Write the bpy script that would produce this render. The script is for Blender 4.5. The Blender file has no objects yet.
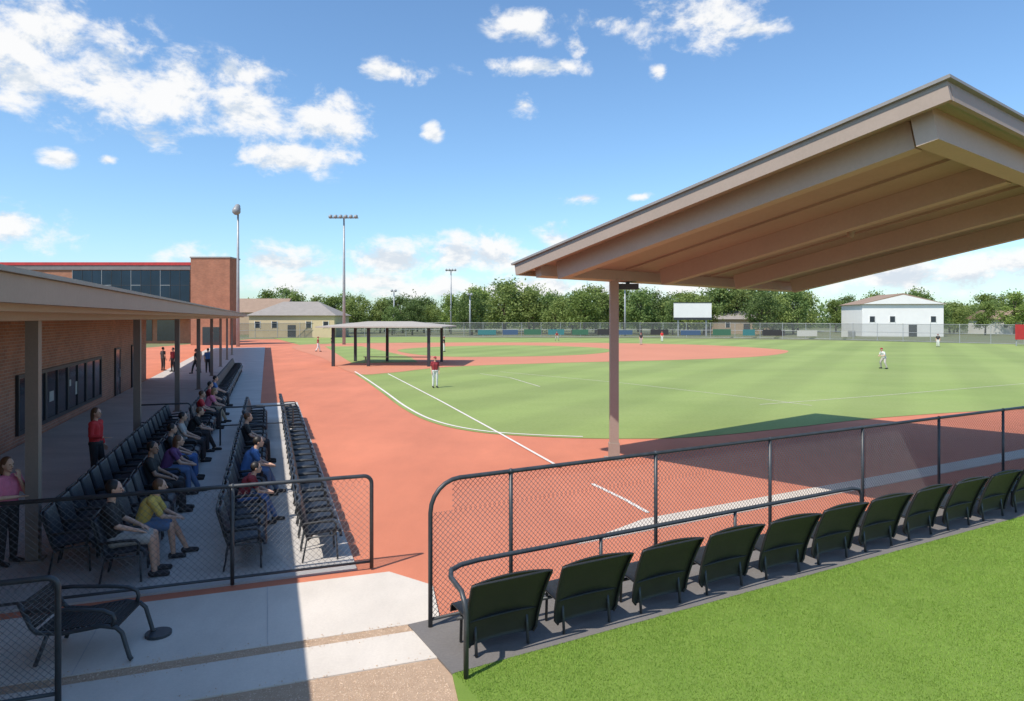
import bpy, math, random
import numpy as np
from mathutils import Vector, Matrix
random.seed(7); np.random.seed(7)
R=math.radians
scene=bpy.context.scene
COL=scene.collection
H=3.9; F=683.0; VH=318.0
def gp(u,v,z=0.0):
    Y=F*(H-z)/(v-VH); return ((u-512)/F*Y, Y)

# ---------------------------------------------------------------- materials
def mat(name,c1,c2=None,scale=3.0,fine=None,rough=0.75,bump=0.0,bscale=None,metal=0.0,spec=None,trans=0.0,island=0.0,objrand=0.0,stripes=None,streak=None):
    m=bpy.data.materials.new(name); m.use_nodes=True
    nt=m.node_tree; N=nt.nodes; L=nt.links
    b=N["Principled BSDF"]; b.inputs["Roughness"].default_value=rough; b.inputs["Metallic"].default_value=metal
    if spec is not None: b.inputs["Specular IOR Level"].default_value=spec
    tc=N.new("ShaderNodeTexCoord")
    if c2 is None: c2=tuple(x*0.8 for x in c1)
    nz=N.new("ShaderNodeTexNoise"); nz.inputs["Scale"].default_value=scale; nz.inputs["Detail"].default_value=6; nz.inputs["Roughness"].default_value=0.6
    L.new(tc.outputs["Object"],nz.inputs["Vector"])
    fac=nz.outputs["Fac"]
    if fine:
        n2=N.new("ShaderNodeTexNoise"); n2.inputs["Scale"].default_value=fine; n2.inputs["Detail"].default_value=4; n2.inputs["Roughness"].default_value=0.7
        L.new(tc.outputs["Object"],n2.inputs["Vector"])
        a=N.new("ShaderNodeMix"); a.inputs[0].default_value=0.5; L.new(fac,a.inputs[2]); L.new(n2.outputs["Fac"],a.inputs[3]); fac=a.outputs[0]
    mr=N.new("ShaderNodeMapRange"); mr.inputs["From Min"].default_value=0.34; mr.inputs["From Max"].default_value=0.66; L.new(fac,mr.inputs["Value"])
    fac=mr.outputs["Result"]
    if island:
        g=N.new("ShaderNodeNewGeometry"); a=N.new("ShaderNodeMix"); a.inputs[0].default_value=island
        L.new(fac,a.inputs[2]); L.new(g.outputs["Random Per Island"],a.inputs[3]); fac=a.outputs[0]
    mx=N.new("ShaderNodeMix"); mx.data_type='RGBA'; mx.inputs[6].default_value=(*c1,1); mx.inputs[7].default_value=(*c2,1); L.new(fac,mx.inputs[0])
    col=mx.outputs[2]
    def scaled(col,val):
        mm=N.new("ShaderNodeVectorMath"); mm.operation='SCALE'; L.new(col,mm.inputs[0]); L.new(val,mm.inputs["Scale"]); return mm.outputs[0]
    if stripes:
        (dx,dy,per,amt)=stripes
        vm=N.new("ShaderNodeVectorMath"); vm.operation='DOT_PRODUCT'; vm.inputs[1].default_value=(dx,dy,0); L.new(tc.outputs["Object"],vm.inputs[0])
        s=N.new("ShaderNodeMath"); s.operation='MULTIPLY'; s.inputs[1].default_value=2*math.pi/per; L.new(vm.outputs["Value"],s.inputs[0])
        si=N.new("ShaderNodeMath"); si.operation='SINE'; L.new(s.outputs[0],si.inputs[0])
        r=N.new("ShaderNodeMapRange"); r.inputs["From Min"].default_value=-0.5; r.inputs["From Max"].default_value=0.5; r.inputs["To Min"].default_value=1-amt; r.inputs["To Max"].default_value=1+amt; L.new(si.outputs[0],r.inputs["Value"])
        col=scaled(col,r.outputs["Result"])
    if streak:
        (sx,sy,rot,amt)=streak
        mp=N.new("ShaderNodeMapping"); mp.inputs["Scale"].default_value=(sx,sy,1); mp.inputs["Rotation"].default_value=(0,0,rot); L.new(tc.outputs["Object"],mp.inputs[0])
        n4=N.new("ShaderNodeTexNoise"); n4.inputs["Scale"].default_value=1; n4.inputs["Detail"].default_value=7; n4.inputs["Roughness"].default_value=0.65; L.new(mp.outputs[0],n4.inputs["Vector"])
        r=N.new("ShaderNodeMapRange"); r.inputs["From Min"].default_value=0.3; r.inputs["From Max"].default_value=0.7; r.inputs["To Min"].default_value=1-amt; r.inputs["To Max"].default_value=1+amt; L.new(n4.outputs["Fac"],r.inputs["Value"])
        col=scaled(col,r.outputs["Result"])
    if objrand:
        oi=N.new("ShaderNodeObjectInfo"); r=N.new("ShaderNodeMapRange"); r.inputs["To Min"].default_value=1-objrand; r.inputs["To Max"].default_value=1+objrand; L.new(oi.outputs["Random"],r.inputs["Value"])
        col=scaled(col,r.outputs["Result"])
    L.new(col,b.inputs["Base Color"])
    if bump:
        n3=N.new("ShaderNodeTexNoise"); n3.inputs["Scale"].default_value=bscale or scale*8; n3.inputs["Detail"].default_value=5; L.new(tc.outputs["Object"],n3.inputs["Vector"])
        bp=N.new("ShaderNodeBump"); bp.inputs["Strength"].default_value=bump; bp.inputs["Distance"].default_value=0.02; L.new(n3.outputs["Fac"],bp.inputs["Height"]); L.new(bp.outputs[0],b.inputs["Normal"])
    if trans:
        t=N.new("ShaderNodeBsdfTranslucent"); L.new(col,t.inputs["Color"]); ms=N.new("ShaderNodeMixShader"); ms.inputs[0].default_value=trans
        L.new(b.outputs[0],ms.inputs[1]); L.new(t.outputs[0],ms.inputs[2]); L.new(ms.outputs[0],N["Material Output"].inputs["Surface"])
    return m
def brick_mat(name,c1,c2,mortar,scale=1.0):
    m=bpy.data.materials.new(name); m.use_nodes=True; nt=m.node_tree; N=nt.nodes; L=nt.links; b=N["Principled BSDF"]; b.inputs["Roughness"].default_value=0.85
    tc=N.new("ShaderNodeTexCoord"); sp=N.new("ShaderNodeSeparateXYZ"); L.new(tc.outputs["Object"],sp.inputs[0])
    ad=N.new("ShaderNodeMath"); L.new(sp.outputs[0],ad.inputs[0]); L.new(sp.outputs[1],ad.inputs[1])
    cb=N.new("ShaderNodeCombineXYZ"); L.new(ad.outputs[0],cb.inputs[0]); L.new(sp.outputs[2],cb.inputs[1])
    br=N.new("ShaderNodeTexBrick"); br.inputs["Scale"].default_value=scale; br.inputs["Brick Width"].default_value=0.3; br.inputs["Row Height"].default_value=0.1; br.inputs["Mortar Size"].default_value=0.008
    br.inputs["Color1"].default_value=(*c1,1); br.inputs["Color2"].default_value=(*c2,1); br.inputs["Mortar"].default_value=(*mortar,1)
    L.new(cb.outputs[0],br.inputs["Vector"])
    nz=N.new("ShaderNodeTexNoise"); nz.inputs["Scale"].default_value=1.2; nz.inputs["Detail"].default_value=5; L.new(tc.outputs["Object"],nz.inputs["Vector"])
    r=N.new("ShaderNodeMapRange"); r.inputs["To Min"].default_value=0.7; r.inputs["To Max"].default_value=1.3; L.new(nz.outputs["Fac"],r.inputs["Value"])
    mm=N.new("ShaderNodeVectorMath"); mm.operation='SCALE'; L.new(br.outputs["Color"],mm.inputs[0]); L.new(r.outputs[0],mm.inputs["Scale"])
    L.new(mm.outputs[0],b.inputs["Base Color"])
    return m
def mesh_mat(name,c,alpha):
    m=bpy.data.materials.new(name); m.use_nodes=True; nt=m.node_tree; b=nt.nodes["Principled BSDF"]
    b.inputs["Base Color"].default_value=(*c,1); b.inputs["Alpha"].default_value=alpha; b.inputs["Roughness"].default_value=0.6
    return m

m_ground=mat("far_ground",(0.14,0.18,0.06),(0.22,0.20,0.11),0.05,1.0)
m_dirt=mat("red_clay",(0.64,0.215,0.118),(0.51,0.165,0.092),0.22,45,0.9,0.4,60,streak=(0.35,0.12,0.35,0.13))
m_dirt2=mat("infield_clay",(0.60,0.235,0.135),(0.50,0.19,0.11),0.1,6,0.9)
m_grass=mat("field_turf",(0.205,0.275,0.065),(0.285,0.34,0.105),0.10,7,0.9,0.3,30,stripes=(0.86,-0.5,5.2,0.055),streak=(0.03,0.10,-0.2,0.12))
m_lawn=mat("lawn_soil",(0.13,0.22,0.028),(0.19,0.28,0.045),2,60,0.9,0.5,80)
m_blade=mat("grass_blade",(0.165,0.30,0.032),(0.26,0.39,0.065),0.8,12,0.8,island=0.28,trans=0.2,streak=(0.6,0.4,0.5,0.12))
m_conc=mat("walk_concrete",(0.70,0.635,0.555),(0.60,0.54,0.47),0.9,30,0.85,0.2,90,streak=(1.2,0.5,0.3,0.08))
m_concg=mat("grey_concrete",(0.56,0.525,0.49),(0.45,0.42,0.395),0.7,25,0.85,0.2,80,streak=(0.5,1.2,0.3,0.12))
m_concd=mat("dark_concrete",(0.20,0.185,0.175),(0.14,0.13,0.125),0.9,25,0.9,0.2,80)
m_gravel=mat("gravel_bed",(0.60,0.43,0.30),(0.44,0.30,0.20),8,90,0.95,0.8,120)
m_stone=mat("gravel_stone",(0.74,0.58,0.43),(0.50,0.35,0.24),20,None,0.9,island=0.8)
m_chalk=mat("white_chalk",(0.78,0.75,0.70),(0.66,0.56,0.50),3,40,0.9)
m_taupe=mat("taupe_paint",(0.36,0.285,0.235),(0.31,0.245,0.20),1.0,20,0.6,0.05)
m_under=mat("roof_underside",(0.39,0.31,0.255),(0.34,0.27,0.22),0.6,12,0.7,0.05,streak=(0.5,0.5,0,0.08))
m_beam=mat("canopy_beam_paint",(0.47,0.38,0.315),(0.41,0.33,0.275),0.8,15,0.65,0.05)
m_edge=mat("grey_metal_edge",(0.28,0.265,0.255),(0.22,0.21,0.20),2,30,0.5)
m_roofm=mat("roof_membrane",(0.34,0.32,0.30),(0.27,0.255,0.24),0.6,10,0.8)
m_post=mat("post_paint",(0.27,0.215,0.18),(0.22,0.175,0.15),1.5,30,0.55)
m_steel=mat("dark_steel_tube",(0.055,0.062,0.07),(0.035,0.04,0.045),6,None,0.42)
m_wire=mat("galvanised_wire",(0.17,0.17,0.175),(0.12,0.12,0.125),6,None,0.5)
m_black=mat("black_sling_fabric",(0.026,0.028,0.030),(0.016,0.017,0.019),12,200,0.5,0.3,300)
m_olive=mat("olive_sling_fabric",(0.036,0.036,0.030),(0.018,0.019,0.017),2.5,150,0.42,0.3,300)
m_navy=mat("navy_sling_fabric",(0.022,0.028,0.042),(0.013,0.017,0.026),10,200,0.5,0.2,300)
m_brick=brick_mat("red_brick",(0.47,0.19,0.11),(0.36,0.145,0.09),(0.42,0.33,0.27))
m_brick2=brick_mat("tower_brick",(0.37,0.15,0.085),(0.30,0.12,0.07),(0.28,0.18,0.13))
m_glass=mat("dark_glass",(0.02,0.03,0.045),(0.012,0.018,0.03),0.5,None,0.12,spec=0.8)
m_bglass=mat("blue_glass",(0.010,0.028,0.055),(0.006,0.018,0.036),0.3,None,0.15,spec=0.3)
m_frame=mat("dark_window_frame",(0.04,0.042,0.05),None,5,None,0.5)
m_redtrim=mat("red_trim",(0.50,0.035,0.035),None,2,None,0.5)
m_beige=mat("beige_stucco",(0.64,0.52,0.33),(0.56,0.45,0.28),0.6,8,0.9)
m_tan=mat("tan_wall",(0.50,0.37,0.25),None,0.6,8,0.9)
m_white=mat("white_siding",(0.80,0.79,0.76),(0.72,0.71,0.69),0.6,8,0.7)
m_roofg=mat("grey_shingle",(0.33,0.295,0.265),(0.25,0.225,0.20),1.0,12,0.9)
m_roofb=mat("brown_shingle",(0.34,0.235,0.17),(0.26,0.18,0.13),1.0,12,0.9)
m_pole=mat("galvanised_pole",(0.40,0.41,0.42),(0.33,0.34,0.35),2,None,0.45,metal=0.2)
m_lamp=mat("lamp_housing",(0.30,0.31,0.32),None,5,None,0.4)
m_leaf=[mat("leaf_a",(0.11,0.175,0.035),(0.29,0.37,0.09),0.35,None,0.7,island=0.4,trans=0.4,objrand=0.22),
        mat("leaf_b",(0.085,0.145,0.04),(0.22,0.30,0.085),0.35,None,0.7,island=0.4,trans=0.4,objrand=0.22),
        mat("leaf_c",(0.14,0.20,0.045),(0.34,0.41,0.12),0.35,None,0.7,island=0.4,trans=0.4,objrand=0.2)]
m_bark=mat("bark",(0.12,0.09,0.065),(0.07,0.05,0.04),4,20,0.9)
m_farmesh=mesh_mat("far_chain_link",(0.14,0.15,0.15),0.38)
def plain(name,c,r=0.8): return mat(name,c,tuple(x*0.75 for x in c),6,60,r)
m_skin=mat("skin_light",(0.66,0.40,0.28),(0.58,0.33,0.23),8,None,0.5)
m_skin2=mat("skin_tan",(0.40,0.23,0.15),(0.34,0.18,0.12),8,None,0.5)
m_hairb=plain("hair_brown",(0.14,0.065,0.03),0.5); m_hairk=plain("hair_black",(0.022,0.017,0.014),0.5); m_hairl=plain("hair_blond",(0.35,0.22,0.10),0.5)
C={k:plain("cloth_"+k,v) for k,v in dict(red=(0.66,0.03,0.035),pink=(0.80,0.22,0.34),black=(0.020,0.020,0.022),grey=(0.50,0.46,0.42),yellow=(0.80,0.55,0.12),blue=(0.08,0.18,0.42),purple=(0.16,0.06,0.18),denim=(0.13,0.21,0.37),white=(0.78,0.78,0.76),maroon=(0.32,0.03,0.04),dark=(0.038,0.035,0.038),teal=(0.05,0.20,0.21),khaki=(0.45,0.37,0.26)).items()}
m_eye=plain("eye_dark",(0.02,0.015,0.01),0.2); m_lip=plain("lip",(0.35,0.09,0.08),0.5)

# ---------------------------------------------------------------- mesh builder
class MB:
    def __init__(s): s.v=[]; s.f=[]
    def add(s,vs,fs):
        o=len(s.v); s.v+= [tuple(x) for x in vs]; s.f+=[tuple(i+o for i in f) for f in fs]; return s
    def obox(s,o,a,b,c):
        o,a,b,c=map(Vector,(o,a,b,c)); vs=[o,o+a,o+a+b,o+b,o+c,o+a+c,o+a+b+c,o+b+c]
        fs=[(0,3,2,1),(4,5,6,7),(0,1,5,4),(1,2,6,5),(2,3,7,6),(3,0,4,7)]
        if a.cross(b).dot(c)<0: fs=[f[::-1] for f in fs]
        return s.add(vs,fs)
    def box(s,x0,x1,y0,y1,z0,z1): return s.obox((x0,y0,z0),(x1-x0,0,0),(0,y1-y0,0),(0,0,z1-z0))
    def beam(s,p,q,w,h,up=(0,0,1)):
        p,q=Vector(p),Vector(q); d=q-p; side=d.cross(Vector(up)).normalized()*w; dn=side.cross(d).normalized()
        if dn.z>0: dn=-dn
        return s.obox(p-side/2,d,side,dn*h)
    def tube(s,pts,r,seg=8,closed=False,rs=None):
        pts=[Vector(p) for p in pts]; n=len(pts); vs=[]; fs=[]
        prev=None
        for i,p in enumerate(pts):
            if closed: t=(pts[(i+1)%n]-pts[i-1]).normalized()
            else: t=(pts[min(i+1,n-1)]-pts[max(i-1,0)]).normalized()
            if prev is None:
                ref=Vector((0,0,1)) if abs(t.z)<0.9 else Vector((1,0,0)); a=t.cross(ref).normalized()
            else: a=(prev-t*prev.dot(t)).normalized()
            prev=a; b=t.cross(a); rr=rs[i] if rs else r
            for k in range(seg):
                an=2*math.pi*k/seg; vs.append(p+a*math.cos(an)*rr+b*math.sin(an)*rr)
        m=n if closed else n-1
        for i in range(m):
            j=(i+1)%n
            for k in range(seg):
                l=(k+1)%seg; fs.append((i*seg+k,i*seg+l,j*seg+l,j*seg+k))
        if not closed:
            fs.append(tuple(range(seg))[::-1]); fs.append(tuple((n-1)*seg+k for k in range(seg)))
        return s.add(vs,fs)
    def ell(s,c,r,seg=14,rings=9):
        c=Vector(c); vs=[]; fs=[]
        for i in range(1,rings):
            th=math.pi*i/rings
            for k in range(seg):
                ph=2*math.pi*k/seg; vs.append((c.x+r[0]*math.sin(th)*math.cos(ph),c.y+r[1]*math.sin(th)*math.sin(ph),c.z+r[2]*math.cos(th)))
        for i in range(rings-2):
            for k in range(seg):
                l=(k+1)%seg; fs.append((i*seg+k,(i+1)*seg+k,(i+1)*seg+l,i*seg+l))
        t=len(vs); vs.append((c.x,c.y,c.z+r[2])); b=len(vs); vs.append((c.x,c.y,c.z-r[2]))
        for k in range(seg):
            l=(k+1)%seg; fs.append((t,k,l)); fs.append((b,(rings-2)*seg+l,(rings-2)*seg+k))
        return s.add(vs,fs)
    def cap(s,p,q,r1,r2=None,seg=12):
        r2=r1 if r2 is None else r2; p,q=Vector(p),Vector(q); d=q-p
        if d.length<1e-5: return s.ell(p,(r1,r1,r1))
        t=d.normalized(); pts=[];rs=[]
        for an in (80,55,28): pts.append(p-t*r1*math.sin(R(an))); rs.append(r1*math.cos(R(an)))
        pts.append(p);rs.append(r1);pts.append(q);rs.append(r2)
        for an in (28,55,80): pts.append(q+t*r2*math.sin(R(an))); rs.append(r2*math.cos(R(an)))
        return s.tube(pts,0,seg,rs=rs)
    def mesh(s,name,smooth=False):
        me=bpy.data.meshes.new(name); me.from_pydata(s.v,[],s.f); me.validate(); me.update()
        if smooth: me.polygons.foreach_set("use_smooth",[True]*len(me.polygons))
        return me
def part(name,mb,m,parent=None,smooth=False,label=None):
    me=mb.mesh(name,smooth) if isinstance(mb,MB) else mb
    me.materials.clear(); me.materials.append(m)
    o=bpy.data.objects.new(name,me); COL.objects.link(o)
    if parent: o.parent=parent
    if label: o["label"]=label
    return o
def thing(name,label,cat,loc=(0,0,0),rz=0,group=None):
    o=bpy.data.objects.new(name,None); o.empty_display_size=0.3; COL.objects.link(o); o.location=loc; o.rotation_euler=(0,0,rz)
    o["label"]=label; o["category"]=cat
    if group: o["group"]=group
    return o
def solo(name,mb,m,label,cat,group=None,smooth=False):
    o=part(name,mb,m,None,smooth,label); o["category"]=cat
    if group:o["group"]=group
    return o
def copy_thing(root,loc,rz,label=None,scale=None,group=None):
    n=root.copy(); COL.objects.link(n); n.location=loc; n.rotation_euler=(0,0,rz)
    if scale: n.scale=scale
    if label: n["label"]=label
    if group: n["group"]=group
    def rec(a,b):
        for c in a.children:
            cc=c.copy(); COL.objects.link(cc); cc.parent=b; rec(c,cc)
    rec(root,n); return n
def structure(name,pts,z,m,thick=0.0):
    mb=MB(); n=len(pts)
    area=sum(pts[i][0]*pts[(i+1)%n][1]-pts[(i+1)%n][0]*pts[i][1] for i in range(n))
    if area<0: pts=pts[::-1]
    mb.add([(x,y,z) for x,y in pts],[tuple(range(n))])
    if thick:
        mb.add([(x,y,z) for x,y in pts]+[(x,y,z-thick) for x,y in pts],[(i,i+n,(i+1)%n+n,(i+1)%n) for i in range(n)])
    o=part(name,mb,m); o["kind"]="structure"; return o
def smoothpath(pts,k=6,closed=True):
    out=[]; n=len(pts)
    rng=range(n) if closed else range(n-1)
    for i in rng:
        if closed: p0,p1,p2,p3=[pts[(i+j)%n] for j in (-1,0,1,2)]
        else: p0,p1,p2,p3=pts[max(i-1,0)],pts[i],pts[i+1],pts[min(i+2,n-1)]
        for a in range(k):
            t=a/k
            out.append(tuple(0.5*((2*p1[c])+(-p0[c]+p2[c])*t+(2*p0[c]-5*p1[c]+4*p2[c]-p3[c])*t*t+(-p0[c]+3*p1[c]-3*p2[c]+p3[c])*t**3) for c in range(2)))
    if not closed: out.append(pts[-1])
    return out
def ribbon(name,pts,w,z,m):
    mb=MB(); vs=[]; n=len(pts)
    for i in range(n):
        a=Vector(pts[max(i-1,0)]); b=Vector(pts[min(i+1,n-1)]); d=(b-a).normalized(); nn=Vector((-d.y,d.x))*w/2; p=Vector(pts[i])
        vs+=[(p.x+nn.x,p.y+nn.y,z),(p.x-nn.x,p.y-nn.y,z)]
    mb.add(vs,[(2*i,2*i+1,2*i+3,2*i+2) for i in range(n-1)])
    o=part(name,mb,m); o["kind"]="structure"; return o

# ---------------------------------------------------------------- frames
AZ=R(-19.7); dS=Vector((math.sin(AZ),math.cos(AZ))); nT=Vector((math.cos(AZ),-math.sin(AZ)))
def ST(s,t): p=dS*s+nT*t; return (p.x,p.y)
ROTS=math.atan2(dS.y,dS.x)
dA=Vector((0.874,0.486)); pA=Vector((0.486,-0.874)); A0=Vector((-1.02,8.54))
def AP(a,p): q=A0+dA*a+pA*p; return (q.x,q.y)
ROTA=math.atan2(dA.y,dA.x)
PE=1.16

# ---------------------------------------------------------------- ground
structure("ground",[(-1800,-300),(1800,-300),(1800,2500),(-1800,2500)],-0.02,m_ground)
structure("red_clay_ground",[(-48,-12),(75,-12),(75,40),(20,125),(-48,125)],0.0,m_dirt)
edge=smoothpath([gp(*p) for p in [(352,372),(364,380),(382,393),(402,408),(430,422),(475,432),(540,437),(620,439),(700,437),(790,428),(870,419),(950,413),(1030,409),(1150,405)]],6,False)
fieldpoly=edge+[(80,30),(110,70),(88,112)]+[gp(1024,344.5),gp(830,340.5),gp(640,338.5),gp(470,338),(-20,142),(-46,132),gp(300,345),gp(336,362)]
structure("field_grass",fieldpoly,0.012,m_grass)
inf=smoothpath([gp(*p) for p in [(352,373),(322,358),(292,346.5),(340,343.5),(480,342.5),(600,343),(700,345),(772,349),(788,352),(760,356.5),(680,360),(560,363),(450,367),(390,373)]],5)
structure("infield_clay_ground",inf,0.02,m_dirt2)
ig=smoothpath([gp(*p) for p in [(398,350),(450,346.5),(520,345.5),(590,347.5),(612,351),(580,355),(500,357),(430,356)]],5)
structure("infield_grass",ig,0.028,m_grass)
structure("dugout_grass",[gp(*p) for p in [(325,346.5),(362,346.5),(410,357),(418,362.5),(352,363.5)]],0.028,m_grass)
ribbon("edge_line",[(x+0.15,y+0.25) for x,y in edge[:40]],0.11,0.022,m_chalk)
ribbon("foul_line",[gp(*p) for p in [(388,374),(440,401),(500,434),(560,468)]],0.09,0.024,m_chalk)
ribbon("foul_line",[gp(*p) for p in [(592,484),(625,500),(648,513)]],0.10,0.012,m_chalk)
ribbon("field_line",[gp(*p) for p in [(500,372),(620,383),(760,399),(812,406)]],0.05,0.024,m_chalk)
ribbon("field_line",[gp(*p) for p in [(760,405),(880,396),(1024,384)]],0.05,0.026,m_chalk)
ribbon("field_line",[gp(*p) for p in [(480,374),(510,378),(540,387)]],0.06,0.027,m_chalk)
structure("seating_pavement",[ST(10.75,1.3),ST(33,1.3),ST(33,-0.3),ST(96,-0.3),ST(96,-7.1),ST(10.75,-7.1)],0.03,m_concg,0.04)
structure("concrete_walk",[ST(10.45,1.75),ST(10.45,-9),ST(8.57,-9),ST(8.57,2.05),(-0.95,8.9),(-1.15,9.9)],0.03,m_conc,0.04)
structure("gravel_strip",[ST(8.57,2.1),ST(8.57,-9),ST(8.37,-9),ST(8.37,2.1)],0.022,m_gravel)
structure("concrete_walk",[ST(8.37,2.05),ST(8.37,-9),ST(7.62,-9),ST(7.62,1.95)],0.03,m_conc,0.04)
structure("gravel_bed",[ST(7.62,1.95),ST(7.62,-9),ST(3,-9),ST(3,1.6)],0.015,m_gravel)
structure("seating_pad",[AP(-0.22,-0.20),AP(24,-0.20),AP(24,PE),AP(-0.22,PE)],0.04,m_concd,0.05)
structure("concrete_strip",[AP(3.4,-1.75),AP(5.4,-2.35),AP(26,-2.35),AP(26,-1.75)],0.02,m_conc,0.02)
structure("lawn",[AP(-0.22,PE),AP(26,PE),AP(26,9),(8,-4),(-1,-4),AP(-0.75,3.2),AP(-0.45,1.9)],0.034,m_lawn,0.04)
for t in (-6,-4,-2,0): ribbon("walk_joint",[ST(8.57,t),ST(10.45,t)],0.012,0.0335,m_concg)
def blades(n):
    a=np.random.uniform(-0.2,18,n); p=PE+0.005+np.random.uniform(0,1,n)**1.15*4.9
    x=A0.x+dA.x*a+pA.x*p; y=A0.y+dA.y*a+pA.y*p
    k=(y>6.3)&(x/y<0.80); x=x[k];y=y[k]; n=len(x)
    h=np.random.uniform(0.010,0.024,n)*(1+0.5*np.sin(x*1.7+y*0.9)**2*0.5); w=np.random.uniform(0.003,0.006,n); th=np.random.uniform(0,2*np.pi,n); lx=np.random.normal(0,0.009,n); ly=np.random.normal(0,0.009,n)
    v=np.zeros((n,3,3)); z0=0.033
    v[:,0]=np.stack([x-np.cos(th)*w,y-np.sin(th)*w,np.full(n,z0)],1)
    v[:,1]=np.stack([x+np.cos(th)*w,y+np.sin(th)*w,np.full(n,z0)],1)
    v[:,2]=np.stack([x+lx,y+ly,z0+h],1)
    return v.reshape(-1,3),n
def trimesh(name,v,n,k,m):
    me=bpy.data.meshes.new(name); me.vertices.add(len(v)); me.vertices.foreach_set("co",v.astype(np.float32).ravel())
    me.loops.add(n*k); me.loops.foreach_set("vertex_index",np.arange(n*k,dtype=np.int32))
    me.polygons.add(n); me.polygons.foreach_set("loop_start",np.arange(0,n*k,k,dtype=np.int32)); me.polygons.foreach_set("loop_total",np.full(n,k,dtype=np.int32))
    me.update(calc_edges=True); me.materials.append(m); return me
v,n=blades(420000)
o=bpy.data.objects.new("lawn_grass",trimesh("lawn_grass",v,n,3,m_blade)); COL.objects.link(o); o["kind"]="stuff"; o["label"]="short bright green lawn grass beside the seats"; o["category"]="grass"
mb=MB()
ico=[(1,0,0),(-1,0,0),(0,1,0),(0,-1,0),(0,0,1),(0,0,-1)]; icf=[(0,2,4),(2,1,4),(1,3,4),(3,0,4),(2,0,5),(1,2,5),(3,1,5),(0,3,5)]
for i in range(14000):
    if i<2600: s=random.uniform(8.36,8.58); t=random.uniform(-6,2.0)
    elif i<3000: s=random.choice((7.64,8.34,8.60))+random.gauss(0,0.05); t=random.uniform(-4,1.8)
    else: s=random.uniform(6.2,7.6); t=random.uniform(-3.5,1.8)
    x,y=ST(s,t); r=random.uniform(0.004,0.011); an=random.uniform(0,6.28); ca,sa=math.cos(an),math.sin(an)
    e=[random.uniform(0.6,1.3)*r for _ in range(3)]; zb=0.034 if i>=2600 and i<3000 else (0.022 if i<2600 else 0.016)
    mb.add([(x+ca*a*e[0]-sa*b*e[1],y+sa*a*e[0]+ca*b*e[1],zb+c*e[2]*0.7+0.002) for a,b,c in ico],icf)
o=part("gravel_stones",mb,m_stone); o["kind"]="stuff"; o["label"]="tan and brown loose gravel beside the walk"; o["category"]="gravel"

# ---------------------------------------------------------------- left building and canopy
lb=thing("brick_pavilion","long low red brick pavilion behind the shaded seats","building",(0,0,0),ROTS)
mb=MB(); mb.box(-6,48,7.15,13,0,4.02); part("wall",mb,m_brick,lb)
for i in range(4):
    s0=24.4+i*2.75
    w=MB(); w.box(s0+0.1,s0+2.65,7.10,7.14,0.45,2.05); wo=part("window",w,m_glass,lb)
    fr=MB()
    for (a,b,c,d) in ((s0,s0+0.1,0.33,2.17),(s0+2.65,s0+2.745,0.33,2.17),(s0+0.1,s0+2.65,0.33,0.45),(s0+0.1,s0+2.65,2.05,2.17),(s0+1.34,s0+1.41,0.45,2.05)): fr.box(a,b,7.06,7.145,c,d)
    part("frame",fr,m_frame,wo)
for s0 in (21.6,38.6,43.0):
    w=MB(); w.box(s0,s0+1.0,7.09,7.145,0.05,2.3); do=part("door",w,m_glass,lb)
    fr=MB(); fr.box(s0-0.09,s0-0.005,7.07,7.145,0.03,2.4); fr.box(s0+1.005,s0+1.09,7.07,7.145,0.03,2.4); fr.box(s0-0.005,s0+1.005,7.07,7.145,2.305,2.4); part("frame",fr,m_frame,do)
    h=MB(); h.tube([(s0+0.85,7.05,0.9),(s0+0.85,7.05,1.3)],0.015); part("handle",h,m_pole,do)
for s0,z0,w_,h_ in ((27.6,1.0,0.5,0.35),(29.9,1.3,0.45,0.25),(31.0,0.9,0.4,0.5)):
    w=MB(); w.box(s0,s0+w_,7.085,7.097,z0,z0+h_); part("notice",w,m_concg,lb)

cn=thing("long_canopy","long flat taupe canopy on square posts over the seats","canopy",(0,0,0),ROTS)
mb=MB(); mb.box(-6,94,2.62,9.0,4.12,4.36); part("roof",mb,m_beam,cn)
mb=MB(); mb.box(-6.1,94.1,2.48,2.615,4.06,4.36); part("fascia",mb,m_taupe,cn)
mb=MB(); mb.box(-6.15,94.15,2.42,9.0,4.365,4.42); part("roof_edge",mb,m_edge,cn)
mb=MB(); mb.box(-6,94,3.42,3.62,3.86,4.115); part("beam",mb,m_beam,cn)
mb=MB(); mb.box(-6,94,2.80,2.90,3.98,4.115); part("beam",mb,m_beam,cn)
mb=MB()
for i in range(50): mb.box(-5+i*2,-4.9+i*2,3.63,7.1,3.95,4.115)
o=part("joists",mb,m_beam,cn); o["kind"]="stuff"
for i in range(9):
    s=3.6+9.25*i
    mb=MB(); mb.box(s-0.09,s+0.09,3.43,3.61,0.03,3.855); mb.box(s-0.15,s+0.15,3.37,3.67,0.03,0.06); part("post",mb,m_post,cn)

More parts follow.
